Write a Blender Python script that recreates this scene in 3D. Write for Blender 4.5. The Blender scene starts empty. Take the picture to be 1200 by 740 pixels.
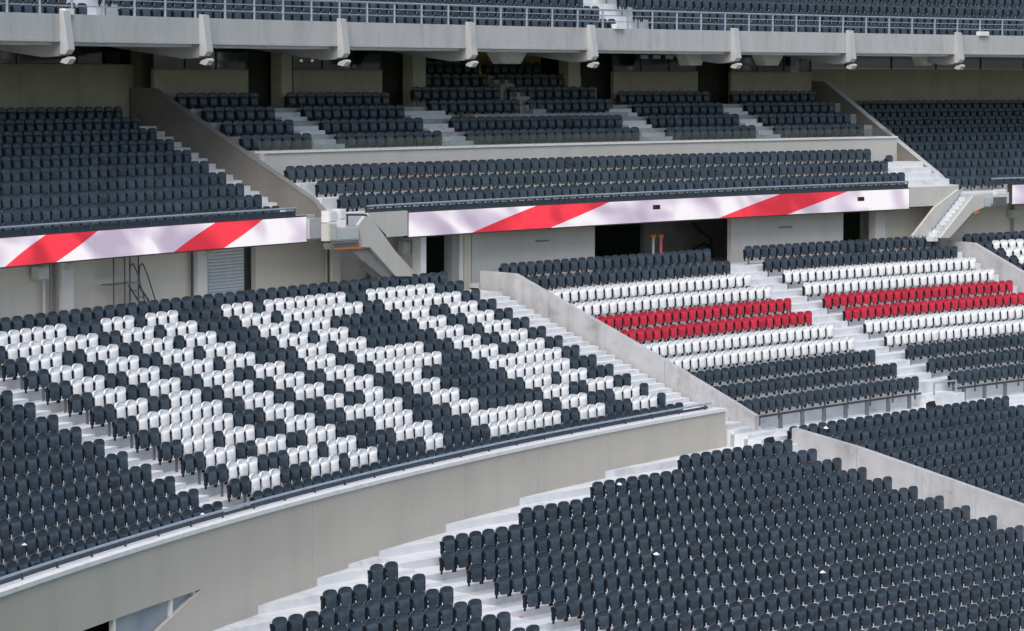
import bpy, math, random
from mathutils import Vector
random.seed(7)
sc = bpy.context.scene
COL = sc.collection
# ------------------------------------------------------------------ camera, sky, sun, exposure
H0 = 17.0                      # eye height above the pitch
F_PX, PITCH = 3593.84, math.radians(4.33828)
cam = bpy.data.cameras.new('camera'); cam_o = bpy.data.objects.new('camera', cam); COL.objects.link(cam_o)
cam.sensor_fit = 'HORIZONTAL'; cam.sensor_width = 36.0; cam.lens = 36.0*F_PX/1200.0
cam.clip_start = 0.5; cam.clip_end = 3000
cam_o.location = (0, 0, H0); cam_o.rotation_euler = (math.pi/2-PITCH, 0, 0)
sc.camera = cam_o
SUN_EL, SUN_AZ = math.radians(50), math.radians(190)   # azimuth clockwise from +Y (behind the camera, to the left)
w = bpy.data.worlds.new('World'); sc.world = w; w.use_nodes = True
wn = w.node_tree.nodes; wl = w.node_tree.links
sky = wn.new('ShaderNodeTexSky'); sky.sky_type = 'NISHITA'; sky.sun_disc = False
sky.sun_elevation = SUN_EL; sky.sun_rotation = SUN_AZ; sky.air_density = 1.0; sky.dust_density = 2.5; sky.ozone_density = 1.0
bg = wn['Background']; bg.inputs['Strength'].default_value = 0.10
wl.new(sky.outputs['Color'], bg.inputs['Color'])
sun = bpy.data.lights.new('sun', 'SUN'); sun.energy = 1.5; sun.angle = math.radians(50); sun.color = (1.0, 0.965, 0.92)
sun_o = bpy.data.objects.new('sun', sun); COL.objects.link(sun_o); sun_o.location = (-40, -40, 120)
sd = Vector((math.sin(SUN_AZ)*math.cos(SUN_EL), math.cos(SUN_AZ)*math.cos(SUN_EL), math.sin(SUN_EL)))
sun_o.rotation_euler = sd.to_track_quat('Z', 'Y').to_euler()
sc.view_settings.view_transform = 'Standard'; sc.view_settings.look = 'None'
sc.view_settings.gamma = 1.0; sc.view_settings.use_curve_mapping = False
sc.view_settings.exposure = 0.68
sc.cycles.max_bounces = 6; sc.cycles.diffuse_bounces = 4

# ------------------------------------------------------------------ plan curves of the bowl (metres, camera above origin)
class Curve:
    """concentric rows: o = metres towards the pitch from the reference row, s = metres along the row (to the left)"""
    def __init__(self, P0, d, R):
        self.d = d; self.n = (-d[1], d[0]); self.R = R
        self.C = (P0[0]+self.n[0]*R, P0[1]+self.n[1]*R)
    def pt(self, o, s):
        t = s/self.R; c, q = math.cos(t), math.sin(t); vx, vy = -self.n[0], -self.n[1]; r = self.R-o
        return (self.C[0]+(vx*c-vy*q)*r, self.C[1]+(vx*q+vy*c)*r)
    def fwd(self, s):
        a = self.pt(0, s); b = self.pt(1, s); return (b[0]-a[0], b[1]-a[1])
    def s_of(self, x, y):
        vx, vy = x-self.C[0], y-self.C[1]; ux, uy = -self.n[0], -self.n[1]
        return math.atan2(ux*vy-uy*vx, ux*vx+uy*vy)*self.R
KA = Curve((-2.33075, 102.17153), (-0.5608718, -0.8279027), 139.601)
KB = Curve((7.27333, 114.98442), (-0.6579123, -0.7530945), 169.470)
KC = Curve((8.66359, 96.22107), (-0.6555409, -0.7551597), 1.0e5)
def ray(px, py):
    u = (px-600)/F_PX; v = -(py-370)/F_PX
    return (u, math.cos(PITCH)+v*math.sin(PITCH), -math.sin(PITCH)+v*math.cos(PITCH))
def at(K, o, px, py):
    """(s, z) of the point of the row surface K,o that shows at a photo position"""
    r = ray(px, py); a = r[0]**2+r[1]**2; b = -2*(r[0]*K.C[0]+r[1]*K.C[1]); c = K.C[0]**2+K.C[1]**2-(K.R-o)**2
    t = (-b+math.sqrt(b*b-4*a*c))/(2*a)
    return K.s_of(r[0]*t, r[1]*t), r[2]*t
def sx(K, o, px, py=200): return at(K, o, px, py)[0]
def project(x, y, z):
    zc = y*math.cos(PITCH)-z*math.sin(PITCH); yc = -(z*math.cos(PITCH)+y*math.sin(PITCH))
    return 600+F_PX*x/zc, 370+F_PX*yc/zc
# block parameters (z = top of seat back, relative to the eye)
AZ, AT, AR = -6.2718, 0.65538, 0.27575
BZ, BT, BR = -6.2063, 0.93617, 0.42187
CZ, CT, CR = -11.2225, 0.94372, 0.21359
EO, EZ, ET, ER = -8.86, -0.777, 0.713, 0.351
GO, GZ, GT, GR = -2.717, -2.716, 0.897, 0.462
SEAT_H = 0.83

# ------------------------------------------------------------------ materials
MATS = {}
def ramp_mat(name, c1, c2, scale=3.0, rough=0.8, bump=0.0, c3=None, scale2=0.4, detail=6, spec=0.3, metal=0.0, stretch=(1, 1, 1), bscale=40, streak=0.0):
    m = bpy.data.materials.new(name); m.use_nodes = True; N = m.node_tree.nodes; L = m.node_tree.links
    b = N['Principled BSDF']; b.inputs['Roughness'].default_value = rough; b.inputs['Specular IOR Level'].default_value = spec
    b.inputs['Metallic'].default_value = metal
    g = N.new('ShaderNodeNewGeometry'); mp = N.new('ShaderNodeMapping'); mp.inputs['Scale'].default_value = stretch
    L.new(g.outputs['Position'], mp.inputs['Vector'])
    n1 = N.new('ShaderNodeTexNoise'); n1.inputs['Scale'].default_value = scale; n1.inputs['Detail'].default_value = detail
    L.new(mp.outputs['Vector'], n1.inputs['Vector'])
    r = N.new('ShaderNodeValToRGB'); r.color_ramp.elements[0].position = 0.3; r.color_ramp.elements[1].position = 0.72
    r.color_ramp.elements[0].color = (*c1, 1); r.color_ramp.elements[1].color = (*c2, 1)
    L.new(n1.outputs['Fac'], r.inputs['Fac']); out = r.outputs['Color']
    if c3 is not None:
        n2 = N.new('ShaderNodeTexNoise'); n2.inputs['Scale'].default_value = scale2; n2.inputs['Detail'].default_value = 8; n2.inputs['Roughness'].default_value = 0.65
        L.new(mp.outputs['Vector'], n2.inputs['Vector'])
        r2 = N.new('ShaderNodeValToRGB'); r2.color_ramp.elements[0].position = 0.52; r2.color_ramp.elements[1].position = 0.72
        L.new(n2.outputs['Fac'], r2.inputs['Fac'])
        mx = N.new('ShaderNodeMix'); mx.data_type = 'RGBA'; L.new(r2.outputs['Color'], mx.inputs[0]); L.new(out, mx.inputs[6]); mx.inputs[7].default_value = (*c3, 1)
        out = mx.outputs[2]
    if streak:
        m4 = N.new('ShaderNodeMapping'); m4.inputs['Scale'].default_value = (1.7, 1.7, 0.12); L.new(g.outputs['Position'], m4.inputs['Vector'])
        n4 = N.new('ShaderNodeTexNoise'); n4.inputs['Scale'].default_value = 1.0; n4.inputs['Detail'].default_value = 5; n4.inputs['Roughness'].default_value = 0.7; L.new(m4.outputs['Vector'], n4.inputs['Vector'])
        r4 = N.new('ShaderNodeValToRGB'); r4.color_ramp.elements[0].position = 0.50; r4.color_ramp.elements[1].position = 0.78
        r4.color_ramp.elements[0].color = (1, 1, 1, 1); r4.color_ramp.elements[1].color = (1-streak, 1-streak*1.05, 1-streak*1.15, 1); L.new(n4.outputs['Fac'], r4.inputs['Fac'])
        m5 = N.new('ShaderNodeMix'); m5.data_type = 'RGBA'; m5.blend_type = 'MULTIPLY'; m5.inputs[0].default_value = 1.0
        L.new(out, m5.inputs[6]); L.new(r4.outputs['Color'], m5.inputs[7]); out = m5.outputs[2]
    L.new(out, b.inputs['Base Color'])
    if bump:
        n3 = N.new('ShaderNodeTexNoise'); n3.inputs['Scale'].default_value = bscale; n3.inputs['Detail'].default_value = 4
        L.new(g.outputs['Position'], n3.inputs['Vector'])
        bp = N.new('ShaderNodeBump'); bp.inputs['Strength'].default_value = bump; bp.inputs['Distance'].default_value = 0.01
        L.new(n3.outputs['Fac'], bp.inputs['Height']); L.new(bp.outputs['Normal'], b.inputs['Normal'])
    MATS[name] = m; return m
ramp_mat('seat_dark', (0.032, 0.046, 0.063), (0.043, 0.060, 0.080), 2.3, 0.36, c3=(0.060, 0.075, 0.094), scale2=5.0, spec=0.45)
ramp_mat('seat_white', (0.85, 0.86, 0.865), (0.90, 0.905, 0.91), 2.3, 0.45, c3=(0.80, 0.80, 0.795), scale2=4.0, spec=0.35)
ramp_mat('seat_red', (0.50, 0.020, 0.045), (0.58, 0.03, 0.06), 2.3, 0.4, c3=(0.44, 0.02, 0.05), scale2=5.0, spec=0.45)
def vary(name, lo, hi):
    m = MATS[name]; N = m.node_tree.nodes; L = m.node_tree.links; b = N['Principled BSDF']
    src = b.inputs['Base Color'].links[0].from_socket
    g = N.new('ShaderNodeNewGeometry'); mr = N.new('ShaderNodeMapRange'); mr.inputs['To Min'].default_value = lo; mr.inputs['To Max'].default_value = hi
    oi = N.new('ShaderNodeObjectInfo'); ad = N.new('ShaderNodeMath'); ad.operation = 'ADD'; fr = N.new('ShaderNodeMath'); fr.operation = 'FRACT'
    L.new(g.outputs['Random Per Island'], ad.inputs[0]); L.new(oi.outputs['Random'], ad.inputs[1]); L.new(ad.outputs[0], fr.inputs[0]); L.new(fr.outputs[0], mr.inputs['Value'])
    mx = N.new('ShaderNodeMix'); mx.data_type = 'RGBA'; mx.blend_type = 'MULTIPLY'; mx.inputs[0].default_value = 1.0
    L.new(src, mx.inputs[6]); L.new(mr.outputs['Result'], mx.inputs[7]); L.new(mx.outputs[2], b.inputs['Base Color'])
vary('seat_dark', 0.78, 1.22); vary('seat_white', 0.93, 1.0); vary('seat_red', 0.86, 1.1)
ramp_mat('bracket_black', (0.007, 0.011, 0.017), (0.011, 0.016, 0.023), 5, 0.6, spec=0.2)
ramp_mat('galvanised', (0.13, 0.14, 0.15), (0.19, 0.205, 0.22), 8, 0.45, metal=0.3)
ramp_mat('tread_paint', (0.60, 0.62, 0.645), (0.70, 0.72, 0.74), 1.6, 0.75, 0.15, c3=(0.47, 0.485, 0.50), scale2=0.9)
ramp_mat('shaded_tread', (0.34, 0.345, 0.35), (0.42, 0.425, 0.43), 1.6, 0.8, 0.15, c3=(0.26, 0.265, 0.27), scale2=0.9)  # tread paint with the shade under the overhang put into its colour
ramp_mat('step_paint', (0.60, 0.615, 0.635), (0.72, 0.735, 0.75), 2.6, 0.7, 0.1, c3=(0.44, 0.455, 0.47), scale2=1.6)
ramp_mat('beige_wall', (0.485, 0.455, 0.395), (0.52, 0.49, 0.43), 0.7, 0.85, 0.1, c3=(0.45, 0.43, 0.385), scale2=0.5, stretch=(1, 1, 0.35), streak=0.07)
ramp_mat('pale_wall', (0.50, 0.49, 0.46), (0.54, 0.53, 0.50), 0.8, 0.85, 0.1, c3=(0.47, 0.46, 0.43), scale2=0.6, stretch=(1, 1, 0.4), streak=0.07)
ramp_mat('olive_wall', (0.37, 0.34, 0.285), (0.43, 0.40, 0.34), 1.2, 0.9, 0.2, c3=(0.32, 0.295, 0.245), scale2=0.8)
ramp_mat('raw_concrete', (0.40, 0.40, 0.41), (0.50, 0.50, 0.51), 2.2, 0.9, 0.35, c3=(0.29, 0.285, 0.285), scale2=1.1, bscale=25, streak=0.3)
ramp_mat('brown_wall', (0.17, 0.16, 0.15), (0.21, 0.20, 0.185), 1.0, 0.85, 0.1, c3=(0.15, 0.14, 0.13), scale2=0.7)
ramp_mat('fascia_paint', (0.44, 0.445, 0.45), (0.49, 0.495, 0.50), 0.9, 0.75, 0.1, c3=(0.39, 0.39, 0.395), scale2=1.6, stretch=(1.6, 1.6, 0.35), streak=0.13)
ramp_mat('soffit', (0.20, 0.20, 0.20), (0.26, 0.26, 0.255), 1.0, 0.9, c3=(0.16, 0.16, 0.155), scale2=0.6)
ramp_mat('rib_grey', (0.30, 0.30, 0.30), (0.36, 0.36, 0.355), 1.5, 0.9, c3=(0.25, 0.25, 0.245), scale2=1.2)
ramp_mat('door_and_shade_black', (0.030, 0.030, 0.031), (0.042, 0.042, 0.043), 1.5, 0.7)  # black of the doors, also put on back walls as their shade
ramp_mat('dark_steel', (0.05, 0.052, 0.055), (0.07, 0.072, 0.076), 6, 0.5, metal=0.2)
ramp_mat('rail_steel', (0.30, 0.36, 0.42), (0.38, 0.44, 0.50), 6, 0.4, metal=0.25)
ramp_mat('rail_dark', (0.045, 0.06, 0.08), (0.06, 0.08, 0.10), 5, 0.5)
ramp_mat('white_paint', (0.72, 0.73, 0.74), (0.80, 0.80, 0.80), 5, 0.5, c3=(0.62, 0.62, 0.62), scale2=2)
ramp_mat('grey_box', (0.42, 0.42, 0.40), (0.50, 0.50, 0.47), 3, 0.6)
ramp_mat('shutter', (0.44, 0.47, 0.49), (0.50, 0.53, 0.55), 2, 0.5, c3=(0.41, 0.44, 0.46), scale2=1.5)
ramp_mat('yellow_wall', (0.58, 0.47, 0.15), (0.66, 0.54, 0.19), 2, 0.85)
ramp_mat('orange_paint', (0.60, 0.15, 0.04), (0.68, 0.19, 0.05), 4, 0.6)
ramp_mat('black_plastic', (0.012, 0.012, 0.014), (0.02, 0.02, 0.022), 8, 0.6, bump=0.4)
ramp_mat('glass_blue', (0.22, 0.27, 0.31), (0.27, 0.32, 0.36), 1.2, 0.12, spec=0.6)
ramp_mat('paper', (0.72, 0.72, 0.70), (0.82, 0.82, 0.80), 30, 0.7)
ramp_mat('pink_paper', (0.62, 0.12, 0.16), (0.70, 0.18, 0.2), 30, 0.7)
ramp_mat('grass', (0.035, 0.075, 0.02), (0.055, 0.11, 0.03), 2.5, 0.9, c3=(0.045, 0.085, 0.025), scale2=0.3)
def glass_mat(name, tint, alpha_fac):
    m = bpy.data.materials.new(name); m.use_nodes = True; N = m.node_tree.nodes; L = m.node_tree.links
    b = N['Principled BSDF']; N.remove(b)
    tr = N.new('ShaderNodeBsdfTransparent'); tr.inputs['Color'].default_value = (*tint, 1)
    gl = N.new('ShaderNodeBsdfGlossy'); gl.inputs['Roughness'].default_value = 0.06; gl.inputs['Color'].default_value = (0.9, 0.93, 0.95, 1)
    n = N.new('ShaderNodeTexNoise'); n.inputs['Scale'].default_value = 1.2; g = N.new('ShaderNodeNewGeometry'); L.new(g.outputs['Position'], n.inputs['Vector'])
    mr = N.new('ShaderNodeMapRange'); mr.inputs['To Min'].default_value = alpha_fac*0.6; mr.inputs['To Max'].default_value = alpha_fac*1.4; L.new(n.outputs['Fac'], mr.inputs['Value'])
    mx = N.new('ShaderNodeMixShader'); L.new(mr.outputs['Result'], mx.inputs['Fac']); L.new(tr.outputs[0], mx.inputs[1]); L.new(gl.outputs[0], mx.inputs[2])
    L.new(mx.outputs[0], N['Material Output'].inputs['Surface']); MATS[name] = m
glass_mat('clear_glass', (0.88, 0.93, 0.93), 0.22)
glass_mat('dark_glass', (0.35, 0.36, 0.38), 0.10)
def lamp_mat(name, col, strength):
    m = bpy.data.materials.new(name); m.use_nodes = True; b = m.node_tree.nodes['Principled BSDF']
    b.inputs['Base Color'].default_value = (*col, 1); b.inputs['Emission Color'].default_value = (*col, 1); b.inputs['Emission Strength'].default_value = strength
    MATS[name] = m
lamp_mat('warm_lamp', (1.0, 0.86, 0.6), 1.6)
def display_mat(name, stripes, phase, strength):
    """a lit ribbon screen: white cloth in folds with slanting red bands. UV: u = metres, v = 0..1"""
    m = bpy.data.materials.new(name); m.use_nodes = True; N = m.node_tree.nodes; L = m.node_tree.links
    b = N['Principled BSDF']
    uv = N.new('ShaderNodeUVMap'); sp = N.new('ShaderNodeSeparateXYZ'); L.new(uv.outputs['UV'], sp.inputs[0])
    U, V = sp.outputs[0], sp.outputs[1]
    def math_(op, a, c, d=None):
        n = N.new('ShaderNodeMath'); n.operation = op
        for k, v in enumerate((a, c, d)):
            if v is None: continue
            if isinstance(v, (int, float)): n.inputs[k].default_value = v
            else: L.new(v, n.inputs[k])
        return n.outputs[0]
    mask = None
    for lb, lt, rb, rt in stripes:          # left edge (bottom, top), right edge (bottom, top); u grows to the left
        wob = math_('MULTIPLY', math_('SINE', math_('MULTIPLY', V, math.pi), 0), 0.07)
        le = math_('ADD', math_('MULTIPLY_ADD', V, lt-lb, lb), wob); re = math_('SUBTRACT', math_('MULTIPLY_ADD', V, rt-rb, rb), wob)
        q = math_('MULTIPLY', math_('LESS_THAN', U, le), math_('GREATER_THAN', U, re))
        mask = q if mask is None else math_('MAXIMUM', mask, q)
    cv = N.new('ShaderNodeCombineXYZ'); L.new(math_('MULTIPLY_ADD', V, -0.5, U), cv.inputs[0]); L.new(math_('MULTIPLY', V, 1.1), cv.inputs[1]); cv.inputs[2].default_value = phase
    n1 = N.new('ShaderNodeTexNoise'); n1.inputs['Scale'].default_value = 0.5; n1.inputs['Detail'].default_value = 0.6; n1.inputs['Distortion'].default_value = 0.7
    L.new(cv.outputs[0], n1.inputs['Vector'])
    r = N.new('ShaderNodeValToRGB'); e = r.color_ramp.elements
    e[0].position = 0.32; e[0].color = (0.50, 0.42, 0.56, 1); e[1].position = 0.60; e[1].color = (0.96, 0.91, 0.96, 1)
    x = e.new(0.46); x.color = (0.72, 0.63, 0.76, 1)
    L.new(n1.outputs['Fac'], r.inputs['Fac'])
    r2 = N.new('ShaderNodeValToRGB'); e = r2.color_ramp.elements
    e[0].position = 0.36; e[0].color = (0.60, 0.010, 0.035, 1); e[1].position = 0.58; e[1].color = (1.0, 0.035, 0.07, 1)
    L.new(n1.outputs['Fac'], r2.inputs['Fac'])
    mx = N.new('ShaderNodeMix'); mx.data_type = 'RGBA'; L.new(mask, mx.inputs[0]); L.new(r.outputs[0], mx.inputs[6]); L.new(r2.outputs[0], mx.inputs[7])
    b.inputs['Base Color'].default_value = (0.02, 0.02, 0.02, 1); b.inputs['Roughness'].default_value = 0.5
    seam = math_('LESS_THAN', math_('FRACT', math_('MULTIPLY', U, 1/0.96), 0), 0.03)
    L.new(mx.outputs[2], b.inputs['Emission Color']); L.new(math_('MULTIPLY_ADD', seam, -0.07*strength, strength), b.inputs['Emission Strength'])
    MATS[name] = m

# ------------------------------------------------------------------ object helpers
def tag(o, label=None, cat=None, group=None, kind=None):
    if label: o['label'] = label
    if cat: o['category'] = cat
    if group: o['group'] = group
    if kind: o['kind'] = kind
    return o
def empty(name, loc):
    o = bpy.data.objects.new(name, None); COL.objects.link(o); o.location = loc; o.empty_display_size = 0.2; return o
def mk(name, verts, faces, mat, parent=None, smooth=False, uvs=None, recentre=True):
    """one mesh object from world-space points (eye-relative z); its origin sits at its base"""
    if recentre:
        n = len(verts); c = (sum(v[0] for v in verts)/n, sum(v[1] for v in verts)/n, min(v[2] for v in verts))
    else: c = (0, 0, 0)
    me = bpy.data.meshes.new(name); me.from_pydata([(v[0]-c[0], v[1]-c[1], v[2]-c[2]) for v in verts], [], faces)
    me.update()
    if smooth:
        me.shade_smooth(); me.set_sharp_from_angle(angle=math.radians(40))
    if uvs:
        ul = me.uv_layers.new(name='UVMap')
        for k, lp in enumerate(me.loops): ul.data[k].uv = uvs[lp.vertex_index]
    me.materials.append(MATS[mat]); o = bpy.data.objects.new(name, me); COL.objects.link(o)
    p = Vector((c[0], c[1], c[2]+H0))
    if parent is not None: o.parent = parent; o.location = p-parent.location
    else: o.location = p
    return o
class MB:
    """collects solids into one mesh"""
    def __init__(self): self.v = []; self.f = []; self.uv = None
    def add(self, v, f):
        k = len(self.v); self.v += v; self.f += [tuple(i+k for i in q) for q in f]; return self
    def strip(self, K, o0, o1, ss, zlo, zhi):
        """solid between offsets o0<o1 along s samples with z bounds (numbers, lists)"""
        n = len(ss); zl = zlo if isinstance(zlo, (list, tuple)) else [zlo]*n; zh = zhi if isinstance(zhi, (list, tuple)) else [zhi]*n
        v = []
        for k, s in enumerate(ss):
            a = K.pt(o0, s); b = K.pt(o1, s)
            v += [(a[0], a[1], zl[k]), (b[0], b[1], zl[k]), (b[0], b[1], zh[k]), (a[0], a[1], zh[k])]
        f = [(0, 1, 2, 3), tuple(4*(n-1)+q for q in (3, 2, 1, 0))]
        for k in range(n-1):
            a = 4*k; b = a+4
            for q in range(4): r = (q+1) % 4; f.append((a+q, b+q, b+r, a+r))
        return self.add(v, f)
    def arc(self, K, o0, o1, s0, s1, z0, z1, step=1.6):
        n = max(1, int(abs(s1-s0)/step)); ss = [s0+(s1-s0)*k/n for k in range(n+1)]
        return self.strip(K, o0, o1, ss, z0, z1)
    def poly_sz(self, K, o0, o1, pts):
        """polygon in (s,z) extruded across offsets"""
        n = len(pts); v = []
        for o in (o0, o1):
            for s, z in pts: a = K.pt(o, s); v.append((a[0], a[1], z))
        f = [tuple(range(n)), tuple(range(2*n-1, n-1, -1))]+[(k, k+n, (k+1) % n+n, (k+1) % n) for k in range(n)]
        return self.add(v, f)
    def poly_oz(self, K, s0, s1, pts):
        """polygon in (o,z) extruded along the row"""
        n = len(pts); v = []
        for s in (s0, s1):
            for o, z in pts: a = K.pt(o, s); v.append((a[0], a[1], z))
        f = [tuple(range(n)), tuple(range(2*n-1, n-1, -1))]+[(k, k+n, (k+1) % n+n, (k+1) % n) for k in range(n)]
        return self.add(v, f)
    def bar(self, a, b, r, n=6):
        a = Vector(a); b = Vector(b); d = (b-a).normalized(); u = d.orthogonal().normalized(); q = d.cross(u); v = []
        for c in (a, b):
            for k in range(n):
                t = 2*math.pi*(k+0.5)/n; x = c+u*math.cos(t)*r+q*math.sin(t)*r; v.append(tuple(x))
        f = [tuple(range(n-1, -1, -1)), tuple(range(n, 2*n))]+[(k, (k+1) % n, (k+1) % n+n, k+n) for k in range(n)]
        return self.add(v, f)
    def tube(self, pts, r, n=6):
        for a, b in zip(pts[:-1], pts[1:]): self.bar(a, b, r, n)
        return self
    def build(self, name, mat, parent=None, smooth=False): return mk(name, self.v, self.f, mat, parent, smooth)
def P3(K, o, s, z): a = K.pt(o, s); return (a[0], a[1], z)
def base(K, o, s, z): a = K.pt(o, s); return (a[0], a[1], z+H0)

# ------------------------------------------------------------------ the setting: pitch and seating terraces
mk('pitch', [(-400, -300, -H0), (400, -300, -H0), (400, 500, -H0), (-400, 500, -H0)], [(0, 1, 2, 3)], 'grass').__setitem__('kind', 'structure')
def terrace(name, K, rows, s0, s1, aisles=(), mat='tread_paint', aisle_mat='step_paint', thick=0.12, stair_n=1):
    """rows: list of (o_back_edge, o_front_edge, z_floor). One step each; stair blocks in the aisles"""
    t = empty(name, base(K, rows[-1][1], (s0+s1)/2, rows[-1][2]-0.3)); tag(t, kind='structure')
    for i, (a, b, z) in enumerate(rows):
        zn = rows[i+1][2] if i+1 < len(rows) else z-0.35
        lo, hi = (s0(i), s1(i)) if callable(s0) else (s0, s1)
        m = MB(); m.arc(K, a-0.15, b, lo, hi, min(zn, z)-thick, z, 2.0); m.build('terrace_step', mat, t)
        if i+1 < len(rows):
            dz = z-zn
            for (p, q) in aisles:
                if callable(p): p, q = p(i), q(i)
                for k in range(1, stair_n+1):
                    h = dz*(stair_n+1-k)/(stair_n+1); d0 = (rows[i+1][1]-rows[i+1][0])*(k-1)/(stair_n+1); d1 = (rows[i+1][1]-rows[i+1][0])*k/(stair_n+1)
                    m = MB(); m.arc(K, b+0.003+d0, b+d1+0.003, q, p, zn+0.003, zn+h, 3.0); m.build('stair_step', aisle_mat, t)
    return t
SEATS = []     # (block, row, index, colour, K, o, s, ztop, width_scale)
def seat(block, row, idx, colour, K, o, s, zt, ws=1.0): SEATS.append((block, row, idx, colour, K, o, s, zt, ws))

# --- middle tier, lettered block (15 rows of 47 seats), letters R I V E R picked out in white
RB = {1: [(3, 9)], 2: [(2, 9)], 8: [(2, 9)], 9: [(3, 9)], 10: [(3, 5), (7, 9)], 11: [(2, 4), (7, 9)], 12: [(1, 3), (7, 9)], 13: [(1, 3), (7, 9)]}
for r in range(3, 8): RB[r] = [(2, 4), (7, 9)]
VB = {r: [(28, 30), (21, 23)] for r in range(1, 6)}
VB.update({r: [(27, 29), (22, 24)] for r in (6, 7, 8)}); VB.update({9: [(27, 28), (23, 24)], 10: [(23, 28)], 11: [(24, 27)], 12: [(24, 27)], 13: [(25, 26)]})
EB = {r: [(17, 19)] for r in range(1, 14)}
for r in (1, 2, 12, 13): EB[r] = [(12, 19)]
for r in (6, 7): EB[r] = [(13, 19)]
def lettered(r, j):
    if not 1 <= r <= 13: return False
    sp = [(a, b) for a, b in RB[r]]+[(a+35, b+35) for a, b in RB[r]]+[(32, 34)]+VB[r]+EB[r]
    return any(a <= j <= b for a, b in sp)
PA = 0.55*KA.R/(KA.R-5*AT)
arow = [(i*AT-0.2, i*AT-0.2+AT, AZ-i*AR-SEAT_H) for i in range(15)]
arow[-1] = (arow[-1][0], 9.95, arow[-1][2])
arow = [(-3.4, -0.2, AZ-SEAT_H+0.02)]+arow
for i in range(15):
    for j in range(0, 47): seat('lettered', i, j, 'white' if lettered(i, j) else 'dark', KA, i*AT, j*PA, AZ-i*AR, 1.1)
    for j in range(50, 76): seat('curved', i, j-50, 'dark', KA, i*AT, j*PA, AZ-i*AR, 1.1)
terrace('terrace', KA, arow, -2.9, 76*PA, aisles=[(46.5*PA, 49.5*PA), (-2.85, -0.5*PA)], stair_n=1)
terrace('terrace', KA, [(9.9, 10.4, -11.10), (10.4, 10.9, -11.22), (10.9, 11.4, -11.34), (11.4, 12.3, -11.47)], -3.4, -1.6, thick=0.9)
# --- middle tier, striped block
brow = [(-4.2, -0.3, BZ-0.72+0.02)]+[(i*BT-0.3, i*BT-0.3+BT, BZ-i*BR-0.72) for i in range(11)]
brow[-1] = (brow[-1][0], 11.0, BZ-10*BR-SEAT_H-0.28)
BCOL = ['dark', 'dark', 'white', 'white', 'red', 'red', 'white', 'white', 'dark', 'dark', 'dark']
for i in range(11):
    for j in range(0, 25): seat('stripes left', i, j, BCOL[i], KB, i*BT, j*0.5, BZ-i*BR, 0.98)
    for j in range(0, 25): seat('stripes right', i, j, BCOL[i], KB, i*BT, (-5.16-j)*0.5, BZ-i*BR, 0.98)
terrace('terrace', KB, brow, -15.6, 12.8, aisles=[(-2.4, -0.3)], stair_n=1)
# --- far block right of the striped one
for i in range(7):
    for j in range(0, 14):
        c = 'white' if (i >= 1 and 2 <= j <= 8 and i < 6) else 'dark'
        seat('far', i, j, c, KB, 0.1+i*AT, -16.55-j*0.53, BZ-i*AR-0.02, 1.05)
frow = [(-4.2, -0.1, BZ-SEAT_H)]+[(0.1+i*AT-0.2, 0.1+i*AT-0.2+AT, BZ-i*AR-SEAT_H-0.02) for i in range(7)]
terrace('terrace', KB, frow, -24.5, -16.1)
# --- lower tier: foreground block, block beyond the low wall, small block at the bottom left
def cz(i): return CZ-i*CR
NC = {0: 10, 1: 20, 2: 28, 3: 36}
for i in range(0, 15):
    for j in range(0, NC.get(i, 38)+1): seat('foreground', i, j, 'dark', KC, i*CT, j*0.53, cz(i), 1.06)
for i in range(-1, 13):
    for k in range(0, 25): seat('beyond', i+1, 24-k, 'dark', KC, i*CT, (-10.09+8-(25-k)*1.0)*0.53, cz(i), 1.06)
for i in range(4, 15):
    for j in range(0, {4: 2, 5: 7, 6: 12, 7: 17}.get(i, 20)): seat('bottom left', i-4, j, 'dark', KC, i*CT, (42.05+j)*0.53, cz(i), 1.06)
crow = [(i*CT-0.36, i*CT-0.36+CT, cz(i)-SEAT_H) for i in range(-2, 15)]
crow[0] = (-3.7, crow[0][1], crow[0][2])
terrace('terrace', KC, crow, -18.0, 33.0, aisles=[(38.6*0.53, 41.4*0.53), (-1.0, -0.4)], stair_n=1)
# --- upper tier 2: left block, right block, middle front rows, box rows
EPITCH = 0.466*KA.R/(KA.R-EO-4*ET)
erow = [(EO+i*ET-0.25, EO+i*ET-0.25+ET, EZ-i*ER-0.66) for i in range(10)]
erow[-1] = (erow[-1][0], -1.75, erow[-1][2])
for i in range(10):
    for j in range(0, 52): seat('upper left', i, j, 'dark', KA, EO+i*ET, 5.936+j*0.466, EZ-i*ER, 0.98)
terrace('terrace', KA, erow, 4.3, 31.0, aisles=[(4.52, 5.65)], stair_n=1)
gfrow = [(EO+i*ET-0.25, EO+i*ET-0.25+ET, EZ-i*ER-0.66) for i in range(10)]
gfrow[-1] = (gfrow[-1][0], -0.25, gfrow[-1][2])
for i in range(10):
    for j in range(0, 40): seat('upper right', i, 39-j, 'dark', KB, EO+i*ET, -17.1-j*0.466, EZ-i*ER, 0.98)
terrace('terrace', KB, gfrow, -37.0, -16.6)
grow = [(GO+i*GT-0.3, GO+i*GT-0.3+GT, GZ-i*GR-0.56) for i in range(3)]
grow[-1] = (grow[-1][0], -0.25, grow[-1][2])
for i in range(3):
    n = 71
    for j in range(n):
        s = -13.44+j*0.494
        lim = [19.9, 19.4, 19.3][i]
        if s < lim+0.5: seat('upper middle', i, j, 'dark', KB, GO+i*GT, s, GZ-i*GR, 1.06)
terrace('terrace', KB, grow, -16.42, 20.35, aisles=[(-16.4, -13.9)], stair_n=1)
seat('upper middle', 0, -2, 'dark', KB, GO, sx(KB, GO, 1041, 186), GZ-0.28, 0.98)
HT, HR = 0.9, 0.457
HO = [-7.3, -6.4, -5.5, -4.6]; HZ = [-0.33, -0.787, -1.244, -1.70]
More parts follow.
